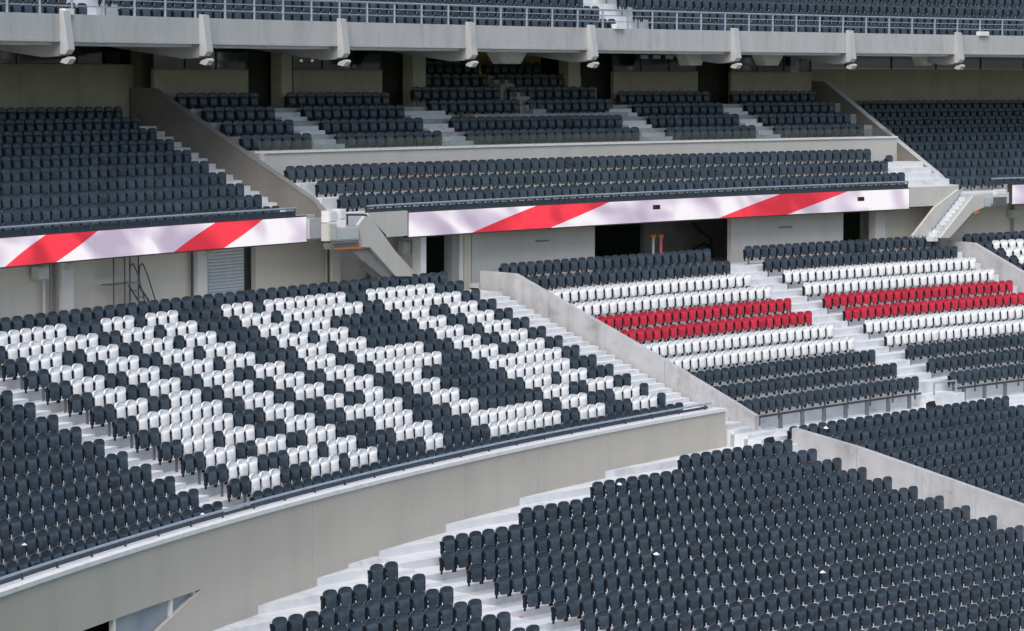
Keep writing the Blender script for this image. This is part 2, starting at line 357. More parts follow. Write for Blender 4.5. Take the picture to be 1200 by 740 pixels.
hrow = [(o-0.3, o-0.3+HT, z-0.54) for o, z in zip(HO, HZ)]
hrow[-1] = (hrow[-1][0], -3.72, hrow[-1][2])
def hblock(block, i, pxl, pxr, py):
    sl = sx(KB, HO[i], pxl, py); sr = sx(KB, HO[i], pxr, py); n = max(1, round((sl-sr)/0.5))
    for j in range(n+1): seat(block, i, j, 'dark', KB, HO[i], sr+(sl-sr)*j/n, HZ[i], 1.08)
for i, (a, b, y) in enumerate([(199, 296, 109), (206, 315, 124), (228, 337, 140), (250, 358, 155)]): hblock('first box', i, a, b, y)
for i, (a, b, y) in enumerate([(340, 450, 108), (359, 467, 123), (380, 489, 138.5), (398, 511, 153)]): hblock('second box', i, a, b, y)
for i, (a, b, y) in {2: (532, 723, 136), 3: (550, 743, 151)}.items(): hblock('central box', i, a, b, y)
for i, (a, b, y) in enumerate([(728, 826, 106.5), (746, 841, 120), (764, 860, 134), (784, 880, 149)]): hblock('fourth box', i, a, b, y)
for i, (a, b, y) in enumerate([(860, 950, 106.5), (877, 973, 120.5), (894, 991, 134), (911, 1007, 148)]): hblock('fifth box', i, a, b, y)
def aisle_h(pairs):
    return (lambda i: sx(KB, HO[min(i+1, 3)], pairs[min(i+1, 3)][1], 130)), (lambda i: sx(KB, HO[min(i+1, 3)], pairs[min(i+1, 3)][0], 130))
HA = [[(304, 335), (322, 352), (344, 373), (365, 391)], [(454, 500), (474, 522), (496, 525), (517, 543)], [(704, 722), (714, 740), (730, 757), (750, 777)], [(832, 854), (848, 870), (867, 887), (887, 904)]]
terrace('terrace', KB, hrow, -16.42, 20.4, aisles=[aisle_h(p) for p in HA], stair_n=2, mat='shaded_tread', aisle_mat='tread_paint')
# central raised rows in the mouth of the tunnel
UO = [-6.55, -7.4, -8.2, -9.0, -9.8]
UZ = [-0.62, -0.14, 0.34, 0.82, 1.28]
urow = [(UO[k]-0.3, UO[k]+0.6, UZ[k]-0.54) for k in (3, 2, 1, 0)]
for k, (a, b, c, d, y) in enumerate([(507, 603, 622, 712, 116), (487, 580, 600, 692, 101), (499, 566, 586, 666, 87), (502, 556, 570, 627, 73)]):
    for l, r, side in ((a, b, 'left'), (c, d, 'right')):
        sl = sx(KB, UO[k], l, y); sr = sx(KB, UO[k], r, y); n = max(1, round((sl-sr)/0.5))
        for j in range(n+1): seat('tunnel '+side, 3-k, j, 'dark', KB, UO[k], sr+(sl-sr)*j/n, UZ[k], 1.08)
terrace('terrace', KB, urow, sx(KB, -8, 690, 100), sx(KB, -8, 506, 100), aisles=[(sx(KB, -7.4, 612, 110), sx(KB, -7.4, 596, 110))], stair_n=2, mat='shaded_tread', aisle_mat='shaded_tread')
# --- top tier 3
TO, TZ, TT, TR = -3.8, 2.42, 0.8, 0.49
ta1 = (sx(KB, TO, 133, 10), sx(KB, TO, 100, 10)); ta2 = (sx(KB, TO, 753, 15), sx(KB, TO, 727, 15))
for i in range(7):
    sh1 = i*0.12
    j = 0; s = -42.0
    while s < 38:
        if not (ta1[0]-0.2 < s < ta1[1]+0.2 or ta2[0]-0.2 < s < ta2[1]+0.2): seat('top', i, j, 'dark', KB, TO-i*TT, s, TZ+i*TR, 0.98)
        s += 0.5; j += 1
trow = [(TO-i*TT-0.3, TO-i*TT-0.3+TT, TZ+i*TR-SEAT_H) for i in range(6, -1, -1)]
trow[-1] = (trow[-1][0], -2.82, trow[-1][2])
terrace('terrace', KB, trow, -44, 40, aisles=[ta1, ta2], stair_n=1)

# ------------------------------------------------------------------ walls of the middle and lower tier
# curved parapet below the lettered block
par = empty('parapet_wall', base(KA, 10.05, 15, -14.6))
tag(par, 'long curved beige concrete parapet wall below the lettered seats', 'wall')
tip = 30.9; ZT = -10.42
cutp = [-1.5, 1.6, 6.2, 10.8, 15.4, 20.0, 24.6, tip]
for a, b in zip(cutp[:-1], cutp[1:]):
    MB().arc(KA, 9.95, 10.12, a+0.008, b-(0.008 if b < tip else 0), -15.2, ZT-0.06, 0.9).build('wall_panel', 'beige_wall', par)
ss2 = [tip+k*0.95 for k in range(13)]
MB().strip(KA, 9.95, 10.12, ss2, -11.83, ZT-0.06).build('wall_panel', 'beige_wall', par)
slope = (-12.47+11.83)/(33.36-tip)
ss3 = [tip+k*0.7 for k in range(9)]
MB().strip(KA, 9.951, 10.121, ss3, -15.2, [-11.835+slope*(s-tip) for s in ss3]).build('wall_panel', 'beige_wall', par)
for k in range(0, 21):      # capping slabs with thin joints
    a = -1.52+k*2.1; MB().arc(KA, 9.72, 10.17, a+0.01, a+2.09, ZT-0.055, ZT+0.045, 0.7).build('coping', 'white_paint', par)
MB().arc(KA, 9.6, 9.95, -1.5, -1.35, -15.2, ZT-0.06).build('return_panel', 'beige_wall', par)
# slanted strip of panes in the wall at the bottom left
win = empty('ramp_window', base(KA, 9.97, 34, -14.2)); tag(win, 'slanted strip of blue grey panes cut into the curved parapet wall', 'window')
def wz(s): return -11.86+slope*(s-tip)
for a, b in ((31.25, 32.28), (32.55, 35.35)):
    MB().poly_sz(KA, 9.98, 10.01, [(a, wz(a)+0.0), (b, max(wz(b), -14.5)), (b, -11.845), (a, -11.845)]).build('pane', 'glass_blue', win)
for s in (31.18, 32.42, 35.45):
    MB().arc(KA, 9.96, 10.07, s-0.06, s+0.06, max(wz(s)-0.25, -14.5), -11.84).build('mullion', 'white_paint', win)
MB().arc(KA, 9.0, 9.06, 30.5, 43, -15.2, -11.2, 1.5).build('shade_back_panel', 'door_and_shade_black', win)  # recess behind the panes, its shade put into the panel colour
# rail on the parapet
rl = empty('parapet_rail', base(KA, 9.85, 15, ZT)); tag(rl, 'low steel hand rail along the curved parapet below the lettered seats', 'railing')
MB().tube([P3(KA, 9.86, -1.0+k*1.05, ZT+0.22) for k in range(0, 41)], 0.035, 6).build('hand_rail', 'rail_steel', rl)
MB().arc(KA, 9.70, 9.74, -1.0, 41.5, ZT-0.05, ZT+0.12, 1.2).build('toe_board', 'rail_dark', rl)
for k in range(0, 24): MB().bar(P3(KA, 9.86, -0.6+k*1.75, ZT+0.02), P3(KA, 9.86, -0.6+k*1.75, ZT+0.22), 0.028).build('post', 'dark_steel', rl)
# concrete wall between the lettered and the striped block, in cast lengths
wab = empty('aisle_wall', base(KB, 5, 12.7, -11.3)); tag(wab, 'raw concrete wall sloping down between lettered and striped seats', 'wall')
WT = [(-0.35, -6.44), (1.08, -6.49), (2.6, -7.13), (4.9, -8.10), (7.3, -9.13), (9.6, -10.16), (10.82, -10.72)]
for k in range(len(WT)-1):
    (a, za), (b, zb) = WT[k], WT[k+1]
    MB().poly_oz(KB, 12.62, 12.88, [(a+0.006, -12.0), (b-0.006, -12.0), (b-0.006, zb), (a+0.006, za)]).build('concrete_panel', 'raw_concrete', wab)
# low wall between foreground block and the block beyond
wcd = empty('divider_wall', base(KC, 5, -0.95, -13)); tag(wcd, 'raw concrete divider wall right of the foreground seats', 'wall')
CT_ = [(-0.5, -10.98), (2.0, -11.40), (4.45, -11.92), (6.4, -12.34), (8.14, -12.71), (11.0, -13.35), (14.0, -14.0)]
for k in range(len(CT_)-1):
    (a, za), (b, zb) = CT_[k], CT_[k+1]
    MB().poly_oz(KC, -1.22, -0.98, [(a+0.004, -15.6), (b-0.004, -15.6), (b-0.004, zb), (a+0.004, za)]).build('concrete_panel', 'raw_concrete', wcd)
# wall right of the striped block
wr = empty('aisle_wall', base(KB, 3, -15.9, -9)); tag(wr, 'sloping concrete wall at the right end of the striped seats', 'wall')
for (a, za), (b, zb) in (((-0.4, -6.5), (1.0, -6.55)), ((1.0, -6.55), (3.5, -7.62)), ((3.5, -7.62), (6.5, -8.9)), ((6.5, -8.9), (9.5, -10.2))):
    MB().poly_oz(KB, -16.05, -15.8, [(a+0.005, -11.5), (b-0.005, -11.5), (b-0.005, zb), (a+0.005, za)]).build('concrete_panel', 'raw_concrete', wr)
# rail across the aisle foot of the striped block and seat-row end posts
gr = empty('aisle_rail', base(KB, 9.9, -1.5, -11.26)); tag(gr, 'short steel rail across the foot of the striped block aisle', 'railing')
zf = BZ-10*BR-SEAT_H-0.28
MB().tube([P3(KB, 9.85, -0.6, zf+0.85), P3(KB, 9.85, -2.1, zf+0.85)], 0.03).build('hand_rail', 'rail_steel', gr)
for s in (-0.6, -2.1): MB().bar(P3(KB, 9.85, s, zf), P3(KB, 9.85, s, zf+0.85), 0.04).build('post', 'rail_steel', gr)
fb = empty('seat_beam', base(KB, 9.5, 0, zf)); tag(fb, 'steel beam on short posts under the front row of striped seats', 'beam')
MB().arc(KB, 9.50, 9.56, -0.2, 12.3, zf+0.46, zf+0.53, 1.5).build('beam_bar', 'dark_steel', fb)
MB().arc(KB, 9.50, 9.56, -14.9, -2.5, zf+0.46, zf+0.53, 1.5).build('beam_bar', 'dark_steel', fb)
for k in range(9): MB().arc(KB, 9.48, 9.58, 0.5+k*1.42, 0.62+k*1.42, zf, zf+0.47).build('post', 'galvanised', fb)
for k in range(9): MB().arc(KB, 9.48, 9.58, -3.2-k*1.42, -3.08-k*1.42, zf, zf+0.47).build('post', 'galvanised', fb)

# ------------------------------------------------------------------ back walls of the concourse under the upper tier
ZW0, ZW1 = -7.3, -5.02
def wall_px(K, o, px0, px1, name, label, mat, z0=ZW0, z1=ZW1, th=0.2, cat='wall', py=290):
    m = MB().arc(K, o-th, o, sx(K, o, px1, py), sx(K, o, px0, py), z0, z1); ob = m.build(name, mat); tag(ob, label, cat); return ob
wall_px(KA, -2.5, -90, 243, 'concourse_wall', 'beige concourse wall behind the platform ladder, left of the shutter', 'beige_wall')
wall_px(KA, -2.5, 300, 440, 'concourse_wall', 'beige concourse wall between the shutter and the left stair', 'beige_wall')
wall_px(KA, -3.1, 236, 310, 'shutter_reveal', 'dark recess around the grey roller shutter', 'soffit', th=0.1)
sh = empty('roller_shutter', base(KA, -3.5, sx(KA, -3.5, 265, 290), ZW0)); tag(sh, 'grey ribbed roller shutter under the left screen', 'shutter')
sa, sb = sx(KA, -2.72, 286, 290), sx(KA, -2.72, 244, 290)
for k in range(22): MB().poly_oz(KA, sa, sb, [(-2.78, ZW0+k*0.105), (-2.735, ZW0+k*0.105+0.004), (-2.72, ZW0+k*0.105+0.05), (-2.735, ZW0+k*0.105+0.096), (-2.78, ZW0+k*0.105+0.1)]).build('slat', 'shutter', sh)
for (a, b, lab, mt) in ((72, 86, 'square pale column left of the platform ladder', 'pale_wall'), (232, 243, 'square pale column beside the roller shutter', 'pale_wall'), (390, 399, 'slim pale column under the left stair landing', 'pale_wall')):
    c = MB().arc(KA, -2.55, -2.2, sx(KA, -2.2, b, 310), sx(KA, -2.2, a, 310), ZW0, ZW1).build('column', mt); tag(c, lab, 'column')
def pipe(K, o, px, label, r=0.05, mat='grey_box', py=320):
    s = sx(K, o, px, py); tag(MB().bar(P3(K, o, s, ZW0), P3(K, o, s, ZW1), r, 8).build('pipe', mat, smooth=True), label, 'pipe')
pipe(KA, -2.36, 51, 'pale pipe below the junction box at the far left')
pipe(KA, -2.36, 59, 'thin dark pipe left of the first pale column', 0.04, 'soffit')
pipe(KA, -2.36, 66, 'dark cable duct touching the first pale column', 0.06, 'soffit')
pipe(KA, -2.36, 225, 'thin black pipe beside the shutter column', 0.04, 'dark_steel')
pipe(KA, -2.36, 229, 'brown cable duct beside the shutter column', 0.05, 'soffit')
pipe(KA, -2.36, 385, 'thin dark pipe under the left stair landing', 0.04, 'dark_steel')
def cabinet(K, o, px, py0, py1, wpx, name, label, mat='grey_box', depth=0.22):
    s0, z1 = at(K, o, px+wpx/2, py0); s1, z0 = at(K, o, px-wpx/2, py1)
    b = MB().arc(K, o-depth, o, s0, s1, z0, z1); b.arc(K, o, o+0.02, s0+0.04, s1-0.04, z0+0.04, z1-0.04)
    tag(b.build(name, mat), label, 'box')
cabinet(KA, -2.15, 51, 312, 328, 13, 'junction_box', 'cream junction box on the wall at the far left')
cabinet(KA, -2.15, 82, 309, 317, 8, 'junction_box', 'small cream box on top of the first pale column')
cabinet(KA, -2.15, 247, 294, 301, 8, 'junction_box', 'small pale box above the shutter column')
# right part
wall_px(KB, -1.0, 553, 697, 'concourse_wall', 'pale concourse wall left of the wide dark opening', 'pale_wall')
wall_px(KB, -1.0, 857, 988, 'concourse_wall', 'pale concourse wall between the two dark openings', 'pale_wall')
wall_px(KB, -1.0, 1037, 1100, 'concourse_wall', 'beige concourse wall left of the right stair', 'beige_wall')
wall_px(KB, -1.4, 1100, 1330, 'concourse_wall', 'beige concourse wall right of the right stair', 'beige_wall')
wall_px(KB, -1.6, 440, 499, 'concourse_wall', 'shaded concourse wall behind the left stair', 'beige_wall')
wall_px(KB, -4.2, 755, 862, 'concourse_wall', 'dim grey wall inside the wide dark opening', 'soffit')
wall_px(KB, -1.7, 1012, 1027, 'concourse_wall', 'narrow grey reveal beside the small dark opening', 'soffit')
wall_px(KB, -9.5, 380, 1130, 'concourse_back_wall', 'back wall blackened to stand for shade deep inside the concourse openings', 'door_and_shade_black', th=0.3)  # darkness inside the openings is put into the wall colour
for (a, b, o, lab, mt) in ((493, 499.5, -0.75, 'slim white column left of the dark stair doorway', 'white_paint'), (530, 538, -0.85, 'grey column right of the dark stair doorway', 'soffit'),
                           (539, 543, -0.80, 'narrow pale column beside the grey column', 'pale_wall'), (544, 552, -0.85, 'grey column touching the long pale wall', 'beige_wall'),
                           (1026, 1037, -0.80, 'pale square column beside the small dark opening', 'pale_wall')):
    c = MB().arc(KB, o-0.35, o, sx(KB, o, b, 290), sx(KB, o, a, 290), ZW0, ZW1).build('column', mt); tag(c, lab, 'column')
pipe(KB, -1.3, 1187, 'dark pipe on the beige wall at the far right', 0.06, 'soffit', 260)
cabinet(KB, -1.15, 1190, 246, 256, 9, 'junction_box', 'pale junction box on the beige wall at the far right')
cabinet(KB, -1.2, 478, 282, 298, 12, 'junction_box', 'cream box on the wall beside the left stair')
for px, py, lab in ((636, 282, 'small grey name plate on the wall left of the wide opening'), (921, 266, 'small grey name plate on the wall between the openings')):
    s0, z = at(KB, -0.98, px+8, py); s1, _ = at(KB, -0.98, px-8, py)
    tag(MB().arc(KB, -1.0, -0.985, s0, s1, z-0.035, z+0.035).build('name_plate', 'soffit'), lab, 'sign')
# slabs under the upper tier (soffits)
tag(MB().arc(KA, -12, -1.75, 3.5, 34, -5.0, -4.86, 2).build('soffit_slab', 'soffit'), 'dark concrete slab carrying the upper left seats above the concourse', 'slab')
tag(MB().arc(KB, -12, -0.3, -40, 19.6, -5.0, -4.86, 2).build('soffit_slab', 'soffit'), 'dark concrete slab carrying the middle upper seats above the concourse', 'slab')
# wheeled platform ladder
lo = -2.0; lad = empty('platform_ladder', base(KA, lo, sx(KA, lo, 150, 330), AZ-SEAT_H)); tag(lad, 'black steel platform ladder behind the back row of lettered seats', 'ladder')
def LP(px, py, o=lo): s, z = at(KA, o, px, py); return P3(KA, o, s, z)
zb = AZ-SEAT_H+0.02
def LG(px, py, o): s, z = at(KA, o, px, py); return P3(KA, o, s, zb)
for px, o in ((133, -1.85), (146, -1.85), (152, -2.3), (162, -2.3)): MB().bar(LG(px, 330, o), LP(px, 296, o), 0.022).build('post', 'dark_steel', lad)
a, b = at(KA, -1.85, 133, 334), at(KA, -1.85, 163, 333)
MB().arc(KA, -2.3, -1.85, b[0], a[0], a[1]-0.03, a[1]).build('platform', 'galvanised', lad)
for px0, py0, px1, py1, o in ((151, 335, 168, 362, -1.85), (163, 335, 180, 362, -2.3)): MB().bar(LP(px0, py0, o), LP(px1, py1, o), 0.03).build('stringer', 'dark_steel', lad)
for px, py in ((155.5, 341), (160, 348), (164, 355)):
    MB().bar(LP(px, py, -1.85), LP(px+11, py, -2.3), 0.022).build('rung', 'galvanised', lad)
for px0, px1, o in ((152, 170, -1.85), (163, 183, -2.3)):
    MB().tube([LP(px0, 330, o), LP(px0+0.5, 312, o), LP(px0+4, 309, o), LP(px0+9, 320, o), LP(px1, 355, o)], 0.02).build('hand_rail', 'dark_steel', lad)
# rolled tarpaulin heap behind the back row
hp = []; fc = []; s0, z0 = at(KA, -1.2, 380, 326)
for a in range(9):
    for b in range(7):
        t = math.pi*b/6; q = s0-0.75+1.5*a/8; e = math.sin(math.pi*min(max(a/8, 0.04), 0.96))**0.5; r = (0.2+0.05*math.sin(a*2.1+b))*e
        P = P3(KA, -1.2+r*math.cos(t)*0.8, q, AZ-0.70+1.9*r*math.sin(t)+0.5*r); hp.append(P)
for a in range(8):
    for b in range(6): k = a*7+b; fc.append((k, k+1, k+8, k+7))
fc.append(tuple(range(0, 7))); fc.append(tuple(range(56, 63))[::-1])
fc += [(a*7, (a+1)*7, (a+1)*7+6, a*7+6) for a in range(8)]
tag(mk('tarpaulin_bundle', hp, fc, 'glass_blue', smooth=True), 'blue grey bundle lying behind the back row of lettered seats', 'bundle')
# two posts with orange caps
for px, lab in ((765.5, 'left one of two thin posts with orange tops in the wide opening'), (774.5, 'right one of two thin posts with orange tops in the wide opening')):
    s, z = at(KB, -0.9, px, 279); pt = empty('barrier_post', base(KB, -0.9, s, BZ-SEAT_H+0.02)); tag(pt, lab, 'post', 'posts with orange tops')
    MB().bar(P3(KB, -0.9, s, BZ-SEAT_H+0.02), P3(KB, -0.9, s, z), 0.055, 8).build('pole', 'pink_paper' if px > 770 else 'grey_box', pt, True)
    MB().bar(P3(KB, -0.9, s, z), P3(KB, -0.9, s, z+0.12), 0.11, 8).build('cap', 'orange_paint', pt, True)
hr = empty('ramp_handrail', base(KB, -3.5, sx(KB, -3.5, 830, 290), ZW0)); tag(hr, 'black handrail on the dim wall in the wide opening', 'railing')
def HP(px, py, o=-3.9): s, z = at(KB, o, px, py); return P3(KB, o, s, z)
MB().tube([HP(812, 262), HP(822, 272), HP(833, 280), HP(835, 302)], 0.05).build('hand_rail', 'dark_steel', hr)
MB().tube([HP(812, 292), HP(824, 285), HP(832, 288)], 0.04).build('lower_rail', 'dark_steel', hr)

# ------------------------------------------------------------------ ribbon displays and tier-2 parapets
Z_L1, Z_L0 = -4.27, -5.11
def ribbon(K, o, px0, px1, py, name_lab, stripes_px, mname, phase, pods=()):
    s1, s0 = sx(K, o, px0, py), sx(K, o, px1, py)
    st = []
    for lb, lt, rb, rt in stripes_px:
        st.append((sx(K, o, lb, py), sx(K, o, lt, py), sx(K, o, rb, py), sx(K, o, rt, py)))
    display_mat(mname, st, phase, LED)
    t = empty('ribbon_display', base(K, o, (s0+s1)/2, Z_L0)); tag(t, name_lab, 'display')
    n = max(2, int((s1-s0)/0.8)); V = []; U = []; Fc = []
    for k in range(n+1):
        s = s0+(s1-s0)*k/n
        for z, v in ((Z_L0+0.02, 0), (Z_L1-0.02, 1)): V.append(P3(K, o+0.012, s, z)); U.append((s, v))
    for k in range(n): Fc.append((2*k, 2*k+2, 2*k+3, 2*k+1))
    mk('screen', V, Fc, mname, t, uvs=U)
    MB().arc(K, o-0.18, o, s0-0.03, s1+0.03, Z_L0-0.02, Z_L1+0.02, 0.8).build('cabinet', 'dark_steel', t)
    for px, pyy in pods:
        s, z = at(K, o+0.1, px, pyy); MB().arc(K, o, o+0.14, s-0.14, s+0.14, z-0.08, z+0.08).build('camera_pod', 'black_plastic', t)
    return s0, s1
LED = 0.61
l0, l1 = ribbon(KA, -1.6, -120, 359, 275, 'lit ribbon display with red bands above the lettered seats', [(5, 53, 65, 114), (203, 252, 262, 308), (-190, -140, -128, -80)], 'screen_left', 1.7)
c0, c1 = ribbon(KB, -0.1, 478.5, 1065, 250, 'long lit ribbon display with red bands above the striped seats', [(553, 628, 645, 714), (842, 914, 922, 993)], 'screen_centre', 4.2, [(770, 243), (1009.5, 233.5)])
r0, r1 = ribbon(KB, -0.1, 1186, 1330, 230, 'lit white ribbon display at the right edge', [(1260, 1300, 1310, 1340)], 'screen_right', 8.6)
def rail_band(K, o, s0, s1, z, label):
    t = empty('parapet_rail', base(K, o, (s0+s1)/2, z)); tag(t, label, 'railing')
    MB().tube([P3(K, o-0.02, s0+(s1-s0)*k/24, z+0.25) for k in range(25)], 0.035).build('hand_rail', 'rail_steel', t)
    MB().arc(K, o-0.14, o-0.08, s0, s1, z, z+0.15, 1.2).build('rail_panel', 'rail_dark', t)
    n = int((s1-s0)/1.5)
    for k in range(n+1): MB().bar(P3(K, o-0.02, s0+0.05+(s1-s0-0.1)*k/n, z), P3(K, o-0.02, s0+0.05+(s1-s0-0.1)*k/n, z+0.25), 0.022).build('post', 'rail_dark', t)
rail_band(KA, -1.62, l0+0.5, l1, Z_L1+0.02, 'dark rail above the left ribbon display')
rail_band(KB, -0.12, c0, sx(KB, -0.1, 432, 250), Z_L1+0.02, 'dark rail above the long ribbon display')
rail_band(KB, -0.12, r0, sx(KB, -0.1, 1163, 230), Z_L1+0.02, 'dark rail above the ribbon display at the right edge')
def parapet(K, o, s0, s1, label, mat='fascia_paint', z0=Z_L0, z1=Z_L1+0.02, th=0.2):
    tag(MB().arc(K, o-th, o, s0, s1, z0, z1, 1.2).build('parapet', mat), label, 'parapet')
parapet(KA, -1.8, 4.6, l1, 'concrete parapet behind the left ribbon display')
parapet(KA, -1.5, sx(KA, -1.5, 384, 270), l0-0.03, 'short mauve grey parapet right of the left ribbon display', 'fascia_paint', -5.0, -4.35, 0.15)
parapet(KB, -0.3, sx(KB, -0.1, 1068, 240), c1+0.1, 'concrete parapet behind the long ribbon display')
parapet(KB, -0.1, c1+0.04, sx(KB, -0.1, 432, 260), 'pale parapet between the left stair and the long display', 'pale_wall', -5.05, -4.22, 0.15)
parapet(KB, -0.1, sx(KB, -0.1, 1123, 235), c0-0.04, 'pale parapet between the long display and the right stair', 'pale_wall', -5.02, -4.24, 0.15)
parapet(KB, -0.35, r0-0.3, r1, 'concrete parapet behind the right ribbon display')
# ------------------------------------------------------------------ the two stairs
def prism_px(K, o0, o1, pts, name, mat, parent):
    oo = o1
    return MB().poly_sz(K, o0, o1, [at(K, oo, x, y) for x, y in pts]).build(name, mat, parent)
s1t = empty('access_stair', base(KB, 0, sx(KB, 0, 450, 300), -7.2)); tag(s1t, 'concrete stair with pale parapet descending right from the left landing', 'stair')
prism_px(KB, 0.5, 0.62, [(420, 264), (428, 253.5), (433, 254), (440, 262), (484, 324), (464, 324), (434, 290), (425, 290)], 'stair_parapet', 'pale_wall', s1t)
prism_px(KB, 0.02, 0.10, [(440, 276), (450, 280), (496, 330), (480, 330), (440, 288)], 'stair_parapet', 'beige_wall', s1t)
prism_px(KB, 0.05, 0.5, [(400, 290), (434, 291), (466, 326), (450, 326), (415, 297)], 'stair_soffit', 'soffit', s1t)
prism_px(KB, 0.05, 0.5, [(392, 286), (428, 283), (436, 290), (393, 293)], 'landing_slab', 'soffit', s1t)
prism_px(KB, 0.5, 0.56, [(393, 291), (426, 289), (434, 290), (434, 291.5), (393, 293)], 'edge_strip', 'orange_paint', s1t)
MB().tube([P3(KB, 0.1, *at(KB, 0.1, x, y)) for x, y in ((400, 252), (428, 252), (436, 259), (452, 277))], 0.035).build('hand_rail', 'dark_steel', s1t)
for x in (407, 428): MB().bar(P3(KB, 0.1, *at(KB, 0.1, x, 252)), P3(KB, 0.1, *at(KB, 0.1, x, 264)), 0.03).build('rail_post', 'dark_steel', s1t)
for k in range(9):
    s, z = at(KB, 0.3, 436+k*5.2, 278+k*6.6); MB().arc(KB, 0.11, 0.49, s-0.3, s, z-0.2, z).build('step', 'step_paint', s1t)
cabinet(KB, 0.66, 407, 266, 283, 27, 'electrical_panel', 'dark grey panel board on the left stair landing', 'shutter', 0.1)
cabinet(KB, 0.70, 390, 262, 283, 9, 'equipment_box', 'pale box beside the dark panel on the left landing', 'pale_wall', 0.3)
cabinet(KB, 0.45, 390, 247, 261, 9, 'equipment_box', 'white cabinet standing on the left stair landing', 'white_paint', 0.3)
cabinet(KB, 0.45, 402, 245, 258, 7, 'equipment_box', 'small pale cabinet next to the white one on the left landing', 'white_paint', 0.3)
cabinet(KB, 0.5, 1157, 232, 243, 9, 'electrical_panel', 'dark grey panel at the top of the right stair', 'shutter', 0.1)
cabinet(KB, 0.5, 1173, 222, 229, 12, 'equipment_box', 'white box on the rail at the top of the right stair', 'white_paint', 0.15)
cabinet(KB, 0.5, 1173, 231, 243, 14, 'electrical_panel', 'grey louvred panel below the white box at the right stair', 'galvanised', 0.1)
s2t = empty('access_stair', base(KB, 0, sx(KB, 0, 1110, 260), -7.2)); tag(s2t, 'concrete stair with two pale parapets descending left from the right landing', 'stair')
prism_px(KB, -0.08, 0.04, [(1096, 243), (1123.5, 222), (1124, 233), (1090, 279), (1068, 279)], 'stair_parapet', 'pale_wall', s2t)
prism_px(KB, 0.45, 0.55, [(1141, 230), (1153, 229), (1153, 243), (1147, 246), (1140, 249), (1113, 279), (1102, 279)], 'stair_parapet', 'pale_wall', s2t)
prism_px(KB, 0.05, 0.45, [(1134, 243), (1152, 241), (1152, 245), (1142, 249), (1113, 279), (1104, 279)], 'stair_soffit', 'soffit', s2t)
for k in range(11):
    s, z = at(KB, 0.25, 1132-k*3.7, 231+k*4.6); MB().arc(KB, 0.05, 0.44, s, s+0.3, z-0.2, z).build('step', 'step_paint', s2t)
MB().tube([P3(KB, 0.1, *at(KB, 0.1, x, y)) for x, y in ((1128, 222), (1114, 240), (1092, 268))], 0.04).build('hand_rail', 'rail_steel', s2t)
prism_px(KB, 0.46, 0.54, [(1140, 248), (1148, 247), (1146, 250.5), (1141, 251)], 'edge_strip', 'orange_paint', s2t)

# ------------------------------------------------------------------ tier 2 side walls, boxes and beam
def rad_wall(K, s, th, pts, label, mat, cap=None):
    t = empty('aisle_wall', base(K, -5, s, -5)); tag(t, label, 'wall')
    MB().poly_oz(K, s-th/2, s+th/2, pts).build('wall_panel', mat, t)
    if cap:
        top = pts[2:]; m = MB()
        for (a, za), (b, zb2) in zip(top[:-1], top[1:]): m.poly_oz(K, s-th/2-0.02, s+th/2+0.02, [(a, za+0.003), (b, zb2+0.003), (b, zb2+0.05), (a, za+0.05)])
        m.build('coping', cap, t)
rad_wall(KA, 4.38, 0.25, [(-9.5, -5.0), (-1.60, -5.0), (-1.60, -4.2), (-1.93, -3.85), (-8.6, -0.22), (-9.5, -0.20)], 'dark brown wall sloping down beside the upper left seats', 'brown_wall', 'soffit')
rad_wall(KB, -16.55, 0.25, [(-9.4, -5.0), (-0.93, -5.0), (-0.93, -4.2), (-1.40, -3.82), (-7.62, 0.05), (-9.4, 0.08)], 'grey wall sloping down beside the upper right seats', 'brown_wall', 'fascia_paint')
bm = empty('box_beam', base(KB, -3.6, 3, -3.6)); tag(bm, 'long pale beam in front of the box seats with a white top', 'beam')
b0, b1 = -16.42, 20.42
MB().arc(KB, -3.75, -3.55, b0, b1, -3.7, -2.32, 1.5).build('beam_face', 'pale_wall', bm)
MB().arc(KB, -3.95, -3.5, b0, b1, -2.317, -2.24, 1.5).build('coping', 'white_paint', bm)
gb = empty('glass_balustrade', base(KB, -3.8, 3, -2.24)); tag(gb, 'low glass balustrade standing on the pale beam', 'balustrade')
n = 22
for k in range(n):
    a = b0+(b1-b0)*k/n; MB().arc(KB, -3.82, -3.80, a+0.02, b0+(b1-b0)*(k+1)/n-0.02, -2.235, -1.92).build('pane', 'clear_glass', gb)
# back wall of the upper left and right seats
def back_wall(K, o, s0, s1, lab):
    t = empty('back_wall', base(K, o, (s0+s1)/2, -1.7)); tag(t, lab, 'wall')
    n = max(2, int((s1-s0)/2.6))
    for k in range(n): MB().arc(K, o-0.2, o, s0+(s1-s0)*k/n+0.006, s0+(s1-s0)*(k+1)/n-0.006, -1.75, 0.60, 1.3).build('wall_panel', 'olive_wall', t)
    MB().arc(K, o-0.19, o-0.03, s0, s1, 0.603, 0.63, 1.3).build('sill', 'soffit', t)
    for k in range(n): MB().arc(K, o-0.13, o-0.10, s0+(s1-s0)*k/n+0.03, s0+(s1-s0)*(k+1)/n-0.03, 0.64, 1.3, 1.3).build('pane', 'dark_glass', t)
    for k in range(n+1): MB().arc(K, o-0.16, o-0.08, s0+(s1-s0)*k/n-0.028, s0+(s1-s0)*k/n+0.028, 0.634, 1.3).build('mullion', 'dark_steel', t)
back_wall(KA, -9.6, 4.0, 27.0, 'olive concrete wall behind the upper left seats')
back_wall(KB, -9.6, -40.0, -17.2, 'olive concrete wall behind the upper right seats')
tag(MB().arc(KA, -9.7, -9.25, sx(KA, -9.3, 180, 80), sx(KA, -9.3, 164, 80), -1.0, 1.3).build('column', 'brown_wall'), 'brown column at the top of the dark brown wall', 'column')
